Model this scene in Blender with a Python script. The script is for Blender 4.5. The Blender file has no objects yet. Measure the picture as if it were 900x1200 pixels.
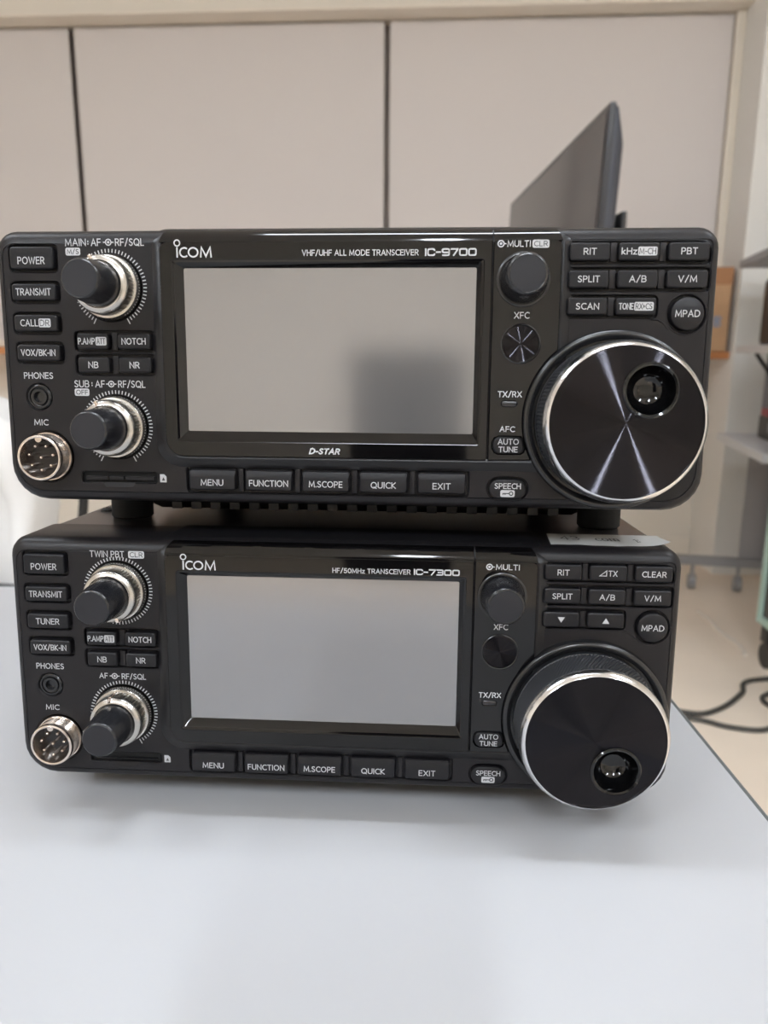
import bpy, bmesh, math, random
from mathutils import Vector, Matrix, Euler
from mathutils.geometry import delaunay_2d_cdt
random.seed(7)
C = bpy.context.scene.collection
S = bpy.context.scene
PI = math.pi
def R(a): return math.radians(a)

# ------------------------------------------------------------------ camera, light, exposure
TABLE_Z = 0.70
CAM_Z = TABLE_Z + 0.1716
cam_data = bpy.data.cameras.new('camera')
cam = bpy.data.objects.new('camera', cam_data); C.objects.link(cam)
mrot = Matrix(((0.99998, -0.0063, 0.0), (0.00132, 0.209614, -0.977783), (0.00616, 0.977764, 0.209619)))
cam.matrix_world = Matrix.Translation((0, 0, CAM_Z)) @ mrot.to_4x4()
cam_data.sensor_fit = 'VERTICAL'; cam_data.sensor_height = 36.0; cam_data.sensor_width = 27.0
cam_data.lens = 886.56 / 1200 * 36
cam_data.clip_start = 0.01; cam_data.clip_end = 50
cam_data.dof.use_dof = True; cam_data.dof.focus_distance = 0.268; cam_data.dof.aperture_fstop = 15.0
S.camera = cam

world = bpy.data.worlds.new('world'); S.world = world; world.use_nodes = True
world.node_tree.nodes['Background'].inputs[0].default_value = (0.9, 0.93, 1, 1)
world.node_tree.nodes['Background'].inputs[1].default_value = 0.15
S.view_settings.view_transform = 'Standard'; S.view_settings.look = 'None'
S.view_settings.gamma = 1; S.view_settings.use_curve_mapping = False
S.view_settings.exposure = 0.27
LAMP = 46.0          # brightness of the ceiling lamps
S.cycles.max_bounces = 10; S.cycles.diffuse_bounces = 5; S.cycles.glossy_bounces = 5

# the room is turned a little against the table and camera
ROOM = Matrix.Rotation(R(-3.8), 4, 'Z')
BACK = 3.30         # back wall distance in the room's own axes

# ------------------------------------------------------------------ materials
def srgb(c):
    return tuple(((v / 255) / 12.92 if v / 255 <= 0.04045 else ((v / 255 + 0.055) / 1.055) ** 2.4) for v in c)
def mat(name, col, rough=0.5, metal=0.0, spec=0.5, bump=None, var=None, emit=None, aniso=None, coat=0, trans=0):
    m = bpy.data.materials.new(name); m.use_nodes = True
    nt = m.node_tree; b = nt.nodes['Principled BSDF']
    rgb = srgb(col)
    b.inputs['Base Color'].default_value = (*rgb, 1)
    b.inputs['Roughness'].default_value = rough
    b.inputs['Metallic'].default_value = metal
    b.inputs['Specular IOR Level'].default_value = spec
    if coat: b.inputs['Coat Weight'].default_value = coat; b.inputs['Coat Roughness'].default_value = 0.06
    if trans: b.inputs['Transmission Weight'].default_value = trans
    if emit:
        b.inputs['Emission Color'].default_value = (*srgb(emit[0]), 1); b.inputs['Emission Strength'].default_value = emit[1]
    tc = nt.nodes.new('ShaderNodeTexCoord')
    if bump:
        n = nt.nodes.new('ShaderNodeTexNoise'); n.inputs['Scale'].default_value = bump[0]; n.inputs['Detail'].default_value = 3
        bp = nt.nodes.new('ShaderNodeBump'); bp.inputs['Strength'].default_value = bump[1]; bp.inputs['Distance'].default_value = bump[2]
        nt.links.new(tc.outputs['Object'], n.inputs['Vector'])
        nt.links.new(n.outputs['Fac'], bp.inputs['Height']); nt.links.new(bp.outputs['Normal'], b.inputs['Normal'])
    if var:
        n = nt.nodes.new('ShaderNodeTexNoise'); n.inputs['Scale'].default_value = var[0]; n.inputs['Detail'].default_value = 4
        rp = nt.nodes.new('ShaderNodeValToRGB')
        rp.color_ramp.elements[0].position = 0.3; rp.color_ramp.elements[1].position = 0.7
        rp.color_ramp.elements[0].color = (*[v * (1 - var[1]) for v in rgb], 1)
        rp.color_ramp.elements[1].color = (*[min(1, v * (1 + var[1])) for v in rgb], 1)
        nt.links.new(tc.outputs['Object'], n.inputs['Vector'])
        nt.links.new(n.outputs['Fac'], rp.inputs['Fac']); nt.links.new(rp.outputs['Color'], b.inputs['Base Color'])
    if aniso:       # turned face: fine concentric grooves round the object's own Z axis
        N = nt.nodes.new; L = nt.links.new
        def vm(op, x=None, y=None):
            n = N('ShaderNodeVectorMath'); n.operation = op
            for i_, v_ in enumerate((x, y)):
                if v_ is None: continue
                if isinstance(v_, tuple): n.inputs[i_].default_value = v_
                else: L(v_, n.inputs[i_])
            return n
        flat_ = vm('MULTIPLY', tc.outputs['Object'], (1, 1, 0))
        ln = vm('LENGTH', flat_.outputs[0]); nr = vm('NORMALIZE', flat_.outputs[0])
        k1 = N('ShaderNodeMath'); k1.operation = 'MULTIPLY'; L(ln.outputs['Value'], k1.inputs[0]); k1.inputs[1].default_value = 2 * PI / 0.00031
        sn = N('ShaderNodeMath'); sn.operation = 'SINE'; L(k1.outputs[0], sn.inputs[0])
        am = N('ShaderNodeMath'); am.operation = 'MULTIPLY'; L(sn.outputs[0], am.inputs[0]); am.inputs[1].default_value = aniso
        sc = N('ShaderNodeVectorMath'); sc.operation = 'SCALE'; L(nr.outputs[0], sc.inputs[0]); L(am.outputs[0], sc.inputs['Scale'])
        ad = vm('ADD', sc.outputs[0], (0, 0, 1)); nn = vm('NORMALIZE', ad.outputs[0])
        vt = N('ShaderNodeVectorTransform'); vt.vector_type = 'NORMAL'; vt.convert_from = 'OBJECT'; vt.convert_to = 'WORLD'; L(nn.outputs[0], vt.inputs[0])
        L(vt.outputs[0], b.inputs['Normal'])
    return m

M = {
 'panel': mat('panel_plastic', (26, 24, 26), 0.38, 0, 0.28, bump=(2600, 0.12, 0.0002), var=(2500, 0.12)),
 'pocket': mat('pocket_plastic', (9, 9, 10), 0.7),  # near black, so the shade of the recesses is in the colour
 'cap': mat('button_rubber', (23, 22, 25), 0.42, 0, 0.3, bump=(3000, 0.05, 0.0002)),
 'gloss': mat('gloss_black', (9, 8, 9), 0.06, 0, 0.45),
 'surround': mat('surround_plastic', (22, 21, 23), 0.36, 0, 0.35, bump=(2600, 0.1, 0.0002)),
 'ring': mat('satin_black_ring', (22, 22, 24), 0.25, 0, 0.6),
 'print': mat('white_print', (184, 185, 188), 0.6),
 'dimprint': mat('grey_print', (170, 172, 174), 0.6),
 'darkprint': mat('dark_print', (40, 40, 42), 0.6),
 'knob': mat('knob_black', (28, 28, 31), 0.24, 0, 0.6),
 'knobface': mat('knob_end_satin', (36, 36, 40), 0.5, 0, 0.3),
 'silver': mat('brushed_silver', (196, 192, 186), 0.26, 1.0),
 'rib': mat('ribbed_silver', (150, 146, 140), 0.32, 1.0),
 'nickel': mat('nickel_plate', (222, 210, 200), 0.2, 1.0),
 'chrome': mat('bright_rim', (232, 232, 234), 0.16, 1.0),
 'spun': mat('spun_black_metal', (42, 41, 44), 0.07, 1.0, aniso=0.42),
 'knurl': mat('knurled_rubber', (42, 43, 46), 0.45),
 'dimple': mat('dimple_gloss', (9, 9, 10), 0.08, 0, 0.5),
 'bakelite': mat('socket_insulator', (24, 18, 17), 0.2),
 'hole': mat('slot_shade_black', (6, 6, 6), 0.8),
 'case': mat('powder_coated_case', (38, 36, 37), 0.28, 0, 0.6, bump=(1800, 0.1, 0.0003), var=(1500, 0.2)),
 'rubber': mat('foot_rubber', (14, 14, 14), 0.8),
 'paper': mat('sticker_paper', (214, 214, 212), 0.6),
 'ink': mat('pencil_ink', (90, 88, 90), 0.7),
 'led': mat('indicator_lens', (50, 47, 48), 0.25),
 'table': mat('table_laminate', (172, 172, 174), 0.5, 0, 0.2, bump=(900, 0.04, 0.0002)),
 'tableedge': mat('table_edge_band', (104, 107, 106), 0.5),
 'steelgrey': mat('grey_steel', (140, 140, 142), 0.4),
 'darkgrey': mat('dark_grey_steel', (150, 148, 150), 0.5),
 'wall': mat('cream_wall_paint', (226, 219, 208), 0.85, bump=(160, 0.15, 0.001)),
 'whitewall': mat('white_pillar_paint', (226, 224, 220), 0.85, bump=(160, 0.12, 0.001)),
 'ceiling': mat('ceiling_board', (236, 234, 230), 0.9, bump=(90, 0.2, 0.001)),
 'floor': mat('vinyl_floor', (228, 213, 196), 0.5, 0, 0.35, var=(3, 0.05)),
 'blind': mat('blind_fabric', (212, 206, 204), 0.9, bump=(700, 0.25, 0.0006)),
 'rail': mat('cream_trim', (228, 220, 208), 0.6),
 'glass': mat('frosted_window', (150, 136, 126), 0.5, 0, 0.5),
 'alu': mat('window_frame_metal', (150, 138, 130), 0.5),
 'wood': mat('orange_wood', (196, 132, 84), 0.45, var=(14, 0.12)),
 'card': mat('cardboard', (192, 154, 118), 0.85, var=(20, 0.04)),
 'cardflap': mat('cardboard_tape', (166, 118, 80), 0.7),
 'blue': mat('blue_print', (110, 150, 190), 0.7),
 'tvbezel': mat('tv_bezel', (34, 34, 38), 0.3),
 'tvscreen': mat('tv_screen', (30, 24, 24), 0.12, 0, 0.6),
 'tvback': mat('tv_back', (58, 60, 68), 0.4),
 'mint': mat('mint_frame', (168, 196, 186), 0.35),
 'smoke': mat('smoked_panel', (56, 54, 54), 0.2),
 'cable': mat('black_cable', (58, 56, 52), 0.5),
 'whitecable': mat('white_cable', (212, 202, 190), 0.5),
 'cloth': mat('white_cloth', (222, 221, 220), 0.9, bump=(60, 0.2, 0.003)),
 'navy': mat('navy_plastic', (30, 34, 62), 0.4),
 'red': mat('red_plastic', (160, 52, 62), 0.4),
 'pink': mat('pink_paper', (206, 150, 156), 0.7),
 'blackplastic': mat('black_plastic', (28, 28, 30), 0.4),
 'shelf': mat('shelf_laminate', (206, 206, 208), 0.4),
 'lamp': mat('lamp_diffuser', (255, 255, 255), 0.5, emit=((236, 245, 255), LAMP * 2.5)),
 'lamp_dim': mat('lamp_diffuser_dim', (255, 255, 255), 0.5, emit=((236, 245, 255), LAMP * 0.55)),
 'skin': mat('skin', (202, 150, 128), 0.5),
 'sleeve': mat('dark_sleeve', (46, 48, 56), 0.9),
}
def screen_material(name, col):
    # unlit liquid crystal panel behind a satin touch film: half mirror, half grey
    m = mat(name, col, 0.15, 0.72, 0.6)
    return m
M['screen'] = screen_material('unlit_screen', (154, 153, 154))

# ------------------------------------------------------------------ builders
def link(o, parent=None):
    C.objects.link(o)
    if parent is not None: o.parent = parent
    return o
def tag(o, label=None, cat=None, group=None, kind=None):
    if label: o['label'] = label
    if cat: o['category'] = cat
    if group: o['group'] = group
    if kind: o['kind'] = kind
    return o
def empty(name, loc=(0, 0, 0), rot=(0, 0, 0)):
    o = bpy.data.objects.new(name, None); C.objects.link(o)
    o.empty_display_size = 0.05; o.location = loc; o.rotation_euler = rot
    return o
def mesh_obj(name, bm, m, parent=None, smooth=False, scale=1.0, ang=38):
    bmesh.ops.recalc_face_normals(bm, faces=bm.faces[:])
    if scale != 1.0:
        for v in bm.verts: v.co *= scale
    me = bpy.data.meshes.new(name); bm.to_mesh(me); bm.free()
    ms = m if isinstance(m, (list, tuple)) else [m]
    for x in ms: me.materials.append(M[x])
    o = bpy.data.objects.new(name, me)
    if smooth:
        me.shade_smooth()
        me.set_sharp_from_angle(angle=R(ang))
    return link(o, parent)
MM = 0.001
def box(bm, x0, x1, y0, y1, z0, z1, bev=0, mi=0):
    vs = [bm.verts.new((x, y, z)) for x in (x0, x1) for y in (y0, y1) for z in (z0, z1)]
    fs = [bm.faces.new([vs[i] for i in q]) for q in ((0, 1, 3, 2), (4, 6, 7, 5), (0, 4, 5, 1), (2, 3, 7, 6), (0, 2, 6, 4), (1, 5, 7, 3))]
    for f_ in fs: f_.material_index = mi
    if bev:
        es = set(e for f_ in fs for e in f_.edges)
        bmesh.ops.bevel(bm, geom=list(es), offset=bev, segments=2, affect='EDGES', profile=0.6)
    return fs
def rr(l, r, b, t, rad, n=5):
    """rounded rectangle outline, radii for (bottom-left, bottom-right, top-right, top-left)"""
    if not isinstance(rad, (tuple, list)): rad = (rad,) * 4
    pts = []
    for (cx, cy, a0, q) in ((l, b, PI, rad[0]), (r, b, 1.5 * PI, rad[1]), (r, t, 0, rad[2]), (l, t, .5 * PI, rad[3])):
        ox = cx + q if cx == l else cx - q; oy = cy + q if cy == b else cy - q
        for i in range(n + 1):
            a = a0 + .5 * PI * i / n
            pts.append((ox + q * math.cos(a), oy + q * math.sin(a)))
    return pts
def circ(cx, cy, r, n=40): return [(cx + r * math.cos(2 * PI * i / n), cy + r * math.sin(2 * PI * i / n)) for i in range(n)]
def loft(bm, rings, cap0=False, cap1=True, mi=0):
    """rings: list of lists of 3-D points of equal length"""
    vr = [[bm.verts.new(p) for p in ring] for ring in rings]
    n = len(vr[0])
    for a, b in zip(vr, vr[1:]):
        for i in range(n):
            f_ = bm.faces.new((a[i], a[(i + 1) % n], b[(i + 1) % n], b[i])); f_.material_index = mi
    if cap0: bm.faces.new(vr[0][::-1]).material_index = mi
    if cap1: bm.faces.new(vr[-1]).material_index = mi
    return vr
def ring2(pts, w): return [(x, y, w) for x, y in pts]
def stroke(bm, pts, wd, w=0.0, closed=False, mi=0):
    """flat ribbon along a polyline in the XY plane"""
    n = len(pts); L = []; Rr = []
    for i in range(n):
        p = Vector(pts[i])
        a = Vector(pts[i - 1]) if (i > 0 or closed) else None
        b = Vector(pts[(i + 1) % n]) if (i < n - 1 or closed) else None
        d1 = (p - a).normalized() if a is not None else None
        d2 = (b - p).normalized() if b is not None else None
        if d1 is None: d1 = d2
        if d2 is None: d2 = d1
        n1 = Vector((-d1.y, d1.x)); n2 = Vector((-d2.y, d2.x))
        m_ = (n1 + n2)
        m_ = m_.normalized() if m_.length > 1e-6 else n1
        k = min(1 / max(0.35, m_.dot(n1)), 2.2)
        L.append(bm.verts.new((*(p + m_ * wd / 2 * k), w))); Rr.append(bm.verts.new((*(p - m_ * wd / 2 * k), w)))
    for i in range(n if closed else n - 1):
        j = (i + 1) % n
        bm.faces.new((Rr[i], Rr[j], L[j], L[i])).material_index = mi
def flat(bm, pts, w=0.0, mi=0):
    bm.faces.new([bm.verts.new((x, y, w)) for x, y in pts]).material_index = mi
def area2(lp): return sum(lp[i - 1][0] * lp[i][1] - lp[i][0] * lp[i - 1][1] for i in range(len(lp)))
def grow(lp, d):
    """offset a closed outline outwards by d"""
    n = len(lp); sgn = 1 if area2(lp) > 0 else -1; o = []
    for i in range(n):
        p = Vector(lp[i]); d1 = (p - Vector(lp[i - 1])).normalized(); d2 = (Vector(lp[(i + 1) % n]) - p).normalized()
        n1 = Vector((d1.y, -d1.x)) * sgn; n2 = Vector((d2.y, -d2.x)) * sgn; m_ = n1 + n2
        m_ = m_.normalized() if m_.length > 1e-6 else n1
        q = p + m_ * d / max(.5, m_.dot(n1)); o.append((q.x, q.y))
    return o
def inside(pt, lp):
    x, y = pt; c = False; j = len(lp) - 1
    for i in range(len(lp)):
        if (lp[i][1] > y) != (lp[j][1] > y) and x < (lp[j][0] - lp[i][0]) * (y - lp[i][1]) / (lp[j][1] - lp[i][1]) + lp[i][0]: c = not c
        j = i
    return c
def clean(lp):
    o = []
    for p in lp:
        if not o or (Vector(p) - Vector(o[-1])).length > 1e-3: o.append(p)
    if (Vector(o[0]) - Vector(o[-1])).length < 1e-3: o.pop()
    return o
def plate_bm(loops, w0, w1, bev=0.0):
    """plate with holes: first loop is the outline; w0..w1 along local Z, front edges chamfered"""
    loops = [clean(lp) for lp in loops]
    top = [grow(lp, -bev if k == 0 else bev) for k, lp in enumerate(loops)] if bev else loops
    vs, es = [], []
    for lp in top:
        k0 = len(vs); vs += [Vector(p) for p in lp]; es += [(k0 + i, k0 + (i + 1) % len(lp)) for i in range(len(lp))]
    ov, oe, of, *_ = delaunay_2d_cdt(vs, es, [], 0, 1e-5)
    bm = bmesh.new(); bv = [bm.verts.new((v.x, v.y, w1)) for v in ov]
    for f_ in of:
        c = sum((ov[i] for i in f_), Vector((0, 0))) / len(f_)
        if inside(c, top[0]) and not any(inside(c, lp) for lp in top[1:]): bm.faces.new([bv[i] for i in f_])
    for lp, tp in zip(loops, top):
        rg = ([ring2(tp, w1), ring2(lp, w1 - bev)] if bev else [ring2(lp, w1)]) + [ring2(lp, w0)]
        loft(bm, rg, False, False)
    bmesh.ops.remove_doubles(bm, verts=bm.verts[:], dist=1e-4)
    loose = [v for v in bm.verts if not v.link_faces]
    bmesh.ops.delete(bm, geom=loose, context='VERTS')
    return bm
# ---- a plain upright stroke alphabet (unit height); the ribbon width is given in mm
def _arc(cx, cy, rx, ry, a0, a1, n=9): return [(cx + rx * math.cos(R(a0 + (a1 - a0) * i / n)), cy + ry * math.sin(R(a0 + (a1 - a0) * i / n))) for i in range(n + 1)]
def _bowl(x0, y0, y1, w): r = (y1 - y0) / 2; return [(x0, y1)] + _arc(w - r * .8, (y0 + y1) / 2, r * .8, r, 90, -90, 8) + [(x0, y0)]
GLYPH = {
 'A': (.68, [[(0, 0), (.34, 1), (.68, 0)], [(.12, .34), (.56, .34)]]),
 'B': (.54, [[(0, 0), (0, 1)], _bowl(0, .52, 1, .50), _bowl(0, 0, .52, .54)]),
 'C': (.60, [_arc(.40, .5, .40, .5, 55, 305, 14)]),
 'D': (.66, [[(0, 0), (0, 1), (.22, 1)] + _arc(.22, .5, .44, .5, 90, -90, 12) + [(0, 0)]]),
 'E': (.46, [[(.46, 1), (0, 1), (0, 0), (.46, 0)], [(0, .52), (.42, .52)]]),
 'F': (.44, [[(.44, 1), (0, 1), (0, 0)], [(0, .50), (.40, .50)]]),
 'G': (.66, [_arc(.42, .5, .42, .5, 55, 330, 14)[:-1] + [(.66, .08), (.66, .48), (.42, .48)]]),
 'H': (.60, [[(0, 0), (0, 1)], [(.60, 0), (.60, 1)], [(0, .52), (.60, .52)]]),
 'I': (.02, [[(.01, 0), (.01, 1)]]),
 'K': (.54, [[(0, 0), (0, 1)], [(.52, 1), (.04, .5), (.54, 0)]]),
 'L': (.42, [[(0, 1), (0, 0), (.42, 0)]]),
 'M': (.80, [[(0, 0), (.06, 1), (.40, .14), (.74, 1), (.80, 0)]]),
 'N': (.62, [[(0, 0), (0, 1), (.62, 0), (.62, 1)]]),
 'O': (.78, [_arc(.39, .5, .39, .5, 0, 360, 22)]),
 'P': (.50, [[(0, 0), (0, 1)], _bowl(0, .45, 1, .50)]),
 'Q': (.78, [_arc(.39, .5, .39, .5, 0, 360, 22), [(.42, .18), (.74, -.06)]]),
 'R': (.54, [[(0, 0), (0, 1)], _bowl(0, .47, 1, .50), [(.26, .47), (.54, 0)]]),
 'S': (.48, [_arc(.25, .76, .22, .24, 40, 200, 7) + [(.14, .60), (.34, .44)] + _arc(.23, .26, .24, .26, 30, -150, 8)]),
 'T': (.56, [[(0, 1), (.56, 1)], [(.28, 1), (.28, 0)]]),
 'U': (.60, [[(0, 1), (0, .3)] + _arc(.30, .3, .30, .3, 180, 360, 10) + [(.60, 1)]]),
 'V': (.62, [[(0, 1), (.31, 0), (.62, 1)]]),
 'W': (.94, [[(0, 1), (.23, 0), (.47, .95), (.71, 0), (.94, 1)]]),
 'X': (.60, [[(0, 0), (.60, 1)], [(0, 1), (.60, 0)]]),
 'Y': (.58, [[(0, 1), (.29, .46), (.58, 1)], [(.29, .46), (.29, 0)]]),
 'k': (.44, [[(0, 0), (0, 1.04)], [(.40, .66), (.04, .34), (.44, 0)]]),
 'z': (.42, [[(0, .66), (.40, .66), (0, 0), (.42, 0)]]),
 'c': (.42, [_arc(.28, .35, .28, .35, 50, 310, 10)]), 'o': (.56, [_arc(.28, .35, .28, .35, 0, 360, 14)]),
 'm': (.80, [[(0, 0), (0, .7)], _arc(.2, .42, .2, .26, 180, 0, 6) + [(.4, 0)], _arc(.6, .42, .2, .26, 180, 0, 6) + [(.8, 0)]]),
 '0': (.56, [_arc(.28, .5, .28, .5, 0, 360, 18)]),
 '1': (.2, [[(0, .8), (.2, 1), (.2, 0)]]),
 '3': (.50, [_arc(.23, .75, .23, .25, 150, -90, 9) + _arc(.24, .25, .26, .25, 90, -150, 10)]),
 '4': (.54, [[(.42, 0), (.42, 1), (0, .3), (.54, .3)]]),
 '5': (.50, [[(.46, 1), (.08, 1), (.04, .54)] + _arc(.22, .31, .28, .31, 110, -140, 10)]),
 '7': (.52, [[(0, 1), (.52, 1), (.18, 0)]]),
 '9': (.54, [_arc(.27, .69, .27, .31, 0, 360, 16), [(.54, .69), (.52, .38), (.40, .10), (.14, 0)]]),
 '/': (.40, [[(0, -.08), (.40, 1.08)]]), '-': (.26, [[(0, .42), (.26, .42)]]), '\u2013': (.5, [[(0, .5), (.5, .5)]]),
 '.': (.02, [[(0, .0), (.02, .07)]]), ':': (.02, [[(.01, .12), (.01, .26)], [(.01, .68), (.01, .82)]]), '>': (.26, [[(0, .24), (.26, .48), (0, .72), (0, .24)]]),
 ' ': (.12, []),
}
# wide square-shouldered figures of the type number
def _sq(w, q=.2): return [(q, 0), (w - q, 0)] + _arc(w - q, q, q, q, 270, 360, 3)[1:] + [(w, 1 - q)] + _arc(w - q, 1 - q, q, q, 0, 90, 3)[1:] + [(q, 1)] + _arc(q, 1 - q, q, q, 90, 180, 3)[1:] + [(0, q)] + _arc(q, q, q, q, 180, 270, 3)[1:]
WIDE = {
 'I': (.02, [[(.01, 0), (.01, 1)]]), 'C': (.9, [[(.9, .84), (.82, .97), (.7, 1), (.2, 1), (.06, .94), (0, .8), (0, .2), (.06, .06), (.2, 0), (.7, 0), (.82, .03), (.9, .16)]]),
 '-': (.5, [[(0, .5), (.5, .5)]]), '7': (.86, [[(0, 1), (.86, 1), (.86, .9), (.34, 0)]]), '0': (.95, [_sq(.95)]),
 '9': (.92, [[(.92, .45), (.2, .45), (.05, .5), (0, .62), (0, .85), (.06, .96), (.2, 1), (.72, 1), (.86, .96), (.92, .84), (.92, .16), (.86, .04), (.72, 0), (.06, 0)]]),
 '3': (.88, [[(.02, 1), (.7, 1), (.84, .96), (.88, .86), (.88, .64), (.82, .54), (.7, .51), (.2, .51)], [(.7, .51), (.82, .48), (.88, .38), (.88, .14), (.84, .04), (.7, 0), (.02, 0)]]),
}
def text_bm(s, x0, x1, z0, z1, w, wt=.31, shear=0.0, bm=None, mi=0, wide=False, gap=None):
    """lettering as flat ribbons fitted into x0..x1, z0..z1 (mm)"""
    own = bm is None
    if own: bm = bmesh.new()
    G_ = WIDE if wide else GLYPH
    g = gap if gap is not None else (.25 if not wide else .3)
    adv = 0; items = []
    for ch in s:
        gw, pl = G_[ch]; items.append((adv, pl)); adv += gw + g
    adv -= g
    sx = (x1 - x0 - wt) / max(adv, .02); sz = (z1 - z0 - wt)
    for a, pls in items:
        for pl in pls:
            pts = [(x0 + wt / 2 + (a + px) * sx + shear * pz * sz, z0 + wt / 2 + pz * sz) for px, pz in pl]
            closed = (Vector(pts[0]) - Vector(pts[-1])).length < 1e-5
            if closed: pts = pts[:-1]
            else:       # square the ends off a little beyond the centre line
                d0 = (Vector(pts[0]) - Vector(pts[1])).normalized() * wt * .5; d1 = (Vector(pts[-1]) - Vector(pts[-2])).normalized() * wt * .5
                pts[0] = tuple(Vector(pts[0]) + d0); pts[-1] = tuple(Vector(pts[-1]) + d1)
            stroke(bm, pts, wt, w, closed, mi)
    return bm
# face parts: local X = right, local Y = up, local Z = out of the front face, unit mm
CENTRE = {}
def fpart(name, bm, m, parent, cx=0.0, cz=0.0, root=None, smooth=True, w=0.0, label=None, ang=38):
    """bm is in face coordinates relative to (cx, cz); parent is the radio's Empty or another face part"""
    o = mesh_obj(name, bm, m, parent, smooth, MM, ang)
    if parent is root or parent.get('_ra'):
        o.location = (cx * MM, -w * MM, cz * MM); o.rotation_euler = (PI / 2, 0, 0)
    else:
        px, pz, pw = CENTRE[parent.name]
        o.location = ((cx - px) * MM, (cz - pz) * MM, (w - pw) * MM)
    CENTRE[o.name] = (cx, cz, w)
    if label: o['label'] = label
    return o
def lathe(prof, n=64, ridge=None, cap=True):
    """prof: (radius, w) from base to tip; ridge(i, k) may scale a radius"""
    bm = bmesh.new(); rings = []
    for k, (r, w) in enumerate(prof):
        rings.append([((r + (ridge(i, k) if ridge else 0)) * math.cos(2 * PI * i / n), (r + (ridge(i, k) if ridge else 0)) * math.sin(2 * PI * i / n), w) for i in range(n)])
    loft(bm, rings, False, cap)
    return bm

# ------------------------------------------------------------------ the radio, one builder for both
def build_radio(name, spec):
    root = empty(name)
    P = lambda n, bm, m, cx=0, cz=0, parent=None, **k: fpart(n, bm, m, parent if parent else root, cx, cz, root=root, **k)
    H = 92.0
    # ---- case behind the front panel (root coordinates: x right, y back, z up)
    bm = bmesh.new()
    out = lambda i, y: [(x, y, z) for x, z in rr(-118.6 + i, 118.6 - i, 7.5 + i, 91.2 - i, (11, 11, 4, 4), 4)]
    loft(bm, [out(0.0, 22), out(0, 236), out(1.5, 238)], True, True)
    case = mesh_obj('case', bm, 'case', root, True, MM)
    # screws on the lid
    for sx, sy in ((-110, 66), (110, 66), (-110, 190), (110, 190)):
        bm = bmesh.new()
        prof = [(3.4, 0), (3.4, .5), (2.6, 1.1), (1.4, 1.25), (1.2, .7), (0.02, .6)]
        loft(bm, [[(sx + r * math.cos(2 * PI * i / 16), sy + r * math.sin(2 * PI * i / 16), 91.15 + w) for i in range(16)] for r, w in prof])
        mesh_obj('lid_screw', bm, 'blackplastic', case, True, MM)
    # underside cooling plate and feet
    bm = bmesh.new(); zl = spec['belly']
    hi = [(-110, 40), (110, 40), (113, 60), (113, 225), (-113, 225), (-113, 60)]; lo = [(-88, 62), (88, 62), (90, 72), (90, 200), (-90, 200), (-90, 72)]
    loft(bm, [[(x, y, 8) for x, y in hi], [(x, y, 5.5) for x, y in hi], [(x, y, zl) for x, y in lo]], True, True)
    mesh_obj('bottom_cover', bm, 'case', case, False, MM)
    bm = bmesh.new()
    for k in range(20):
        x = -82 + k * 8.4
        box(bm, x, x + 4.2, 58, 70, zl + .2, 5)
    mesh_obj('cooling_fins', bm, 'case', case, False, MM)
    for (sx, sy), zb in zip(((-97, 52), (97, 52), (-97, 205), (97, 205)), spec['foot']):
        bm = bmesh.new()
        prof = [(8.5, 7.6), (8.5, zb + 1), (7.6, zb)]
        loft(bm, [[(sx + r * math.cos(2 * PI * i / 24), sy + r * math.sin(2 * PI * i / 24), w) for i in range(24)] for r, w in prof])
        mesh_obj('foot', bm, 'rubber', root, True, MM)
    # ---- front panel shell
    bm = bmesh.new()
    def O(il, ib, it, y, ex=0):
        return [(x, y, z) for x, z in rr(-120 - ex + il, 120 + ex - il, 0 + ib, H - it, (12.5 - ib * .6, 12.5 - ib * .6, 6.5 - it * .5, 6.5 - it * .5), 6)]
    k3 = 3.0; kb = 3.4; kt = 4.6
    ringsP = [O(k3, kb, kt, 1.6), O(k3, kb, kt, .12)]
    for f_, y in ((.62, .5), (.34, 1.3), (.12, 2.6), (0, 4.2)):
        ringsP.append(O(k3 * f_, kb * f_, kt * f_, y))
    ringsP += [O(0, 0, 0, 27, .8), O(.8, .8, .6, 28.5, .8), O(5, 5, 5, 28.6, .8)]
    loft(bm, ringsP, True, False)
    panel = mesh_obj('front_panel', bm, 'panel', root, True, MM)
    panel['_ra'] = 1
    # pocket rectangles
    RT = spec['rows']
    holes = []
    left = [(-106.1, 82.5, 15.0, 7.2), (-106.0, 71.4, 15.4, 5.4), (-105.9, 61.2, 15.2, 5.4), (-105.6, 51.3, 15.1, 5.4)]
    for cx, cz, w_, h_ in left: holes.append(rr(cx - w_ / 2 - .9, cx + w_ / 2 + .9, cz - h_ / 2 - .9, cz + h_ / 2 + .9, 1.5, 3))
    for cz in (55.2, 47.35): holes.append(rr(-93.2, -65.3, cz - 3.5, cz + 3.5, 1.5, 3))
    for j, cz in enumerate((83.8, 75.3)): holes.append(rr(71.2, 116.9, cz - 3.7, cz + 3.7, 1.5, 3))
    holes.append(rr(71.2, 101.0, 66.8 - 3.6, 66.8 + 3.6, 1.5, 3))
    holes.append(circ(110.2, 64.6, 6.0))
    holes.append(rr(-55.6, 42.0, 3.9, 13.0, 1.4, 3))
    holes.append(rr(48.2, 61.9, 3.0, 10.9, 3.9, 6))
    holes.append(circ(-107, 36.3, 4.6)); holes.append(circ(-104.9, 15.7, 9.1))
    holes.append(circ(-79.8, 72.9, 11.0)); holes.append(circ(-79.7, 26.2, 11.0))
    holes.append(rr(-93.3, -66.3, 6.7, 10.6, 1.0, 3))
    holes.append(rr(-58.2, 45.7, 21.2, 81.8, 1, 2))
    outline = rr(-120 + k3 + .04, 120 - k3 - .04, kb + .04, H - kt - .04, (12.5 - kb * .6, 12.5 - kb * .6, 6.5 - kt * .5, 6.5 - kt * .5), 6)
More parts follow.
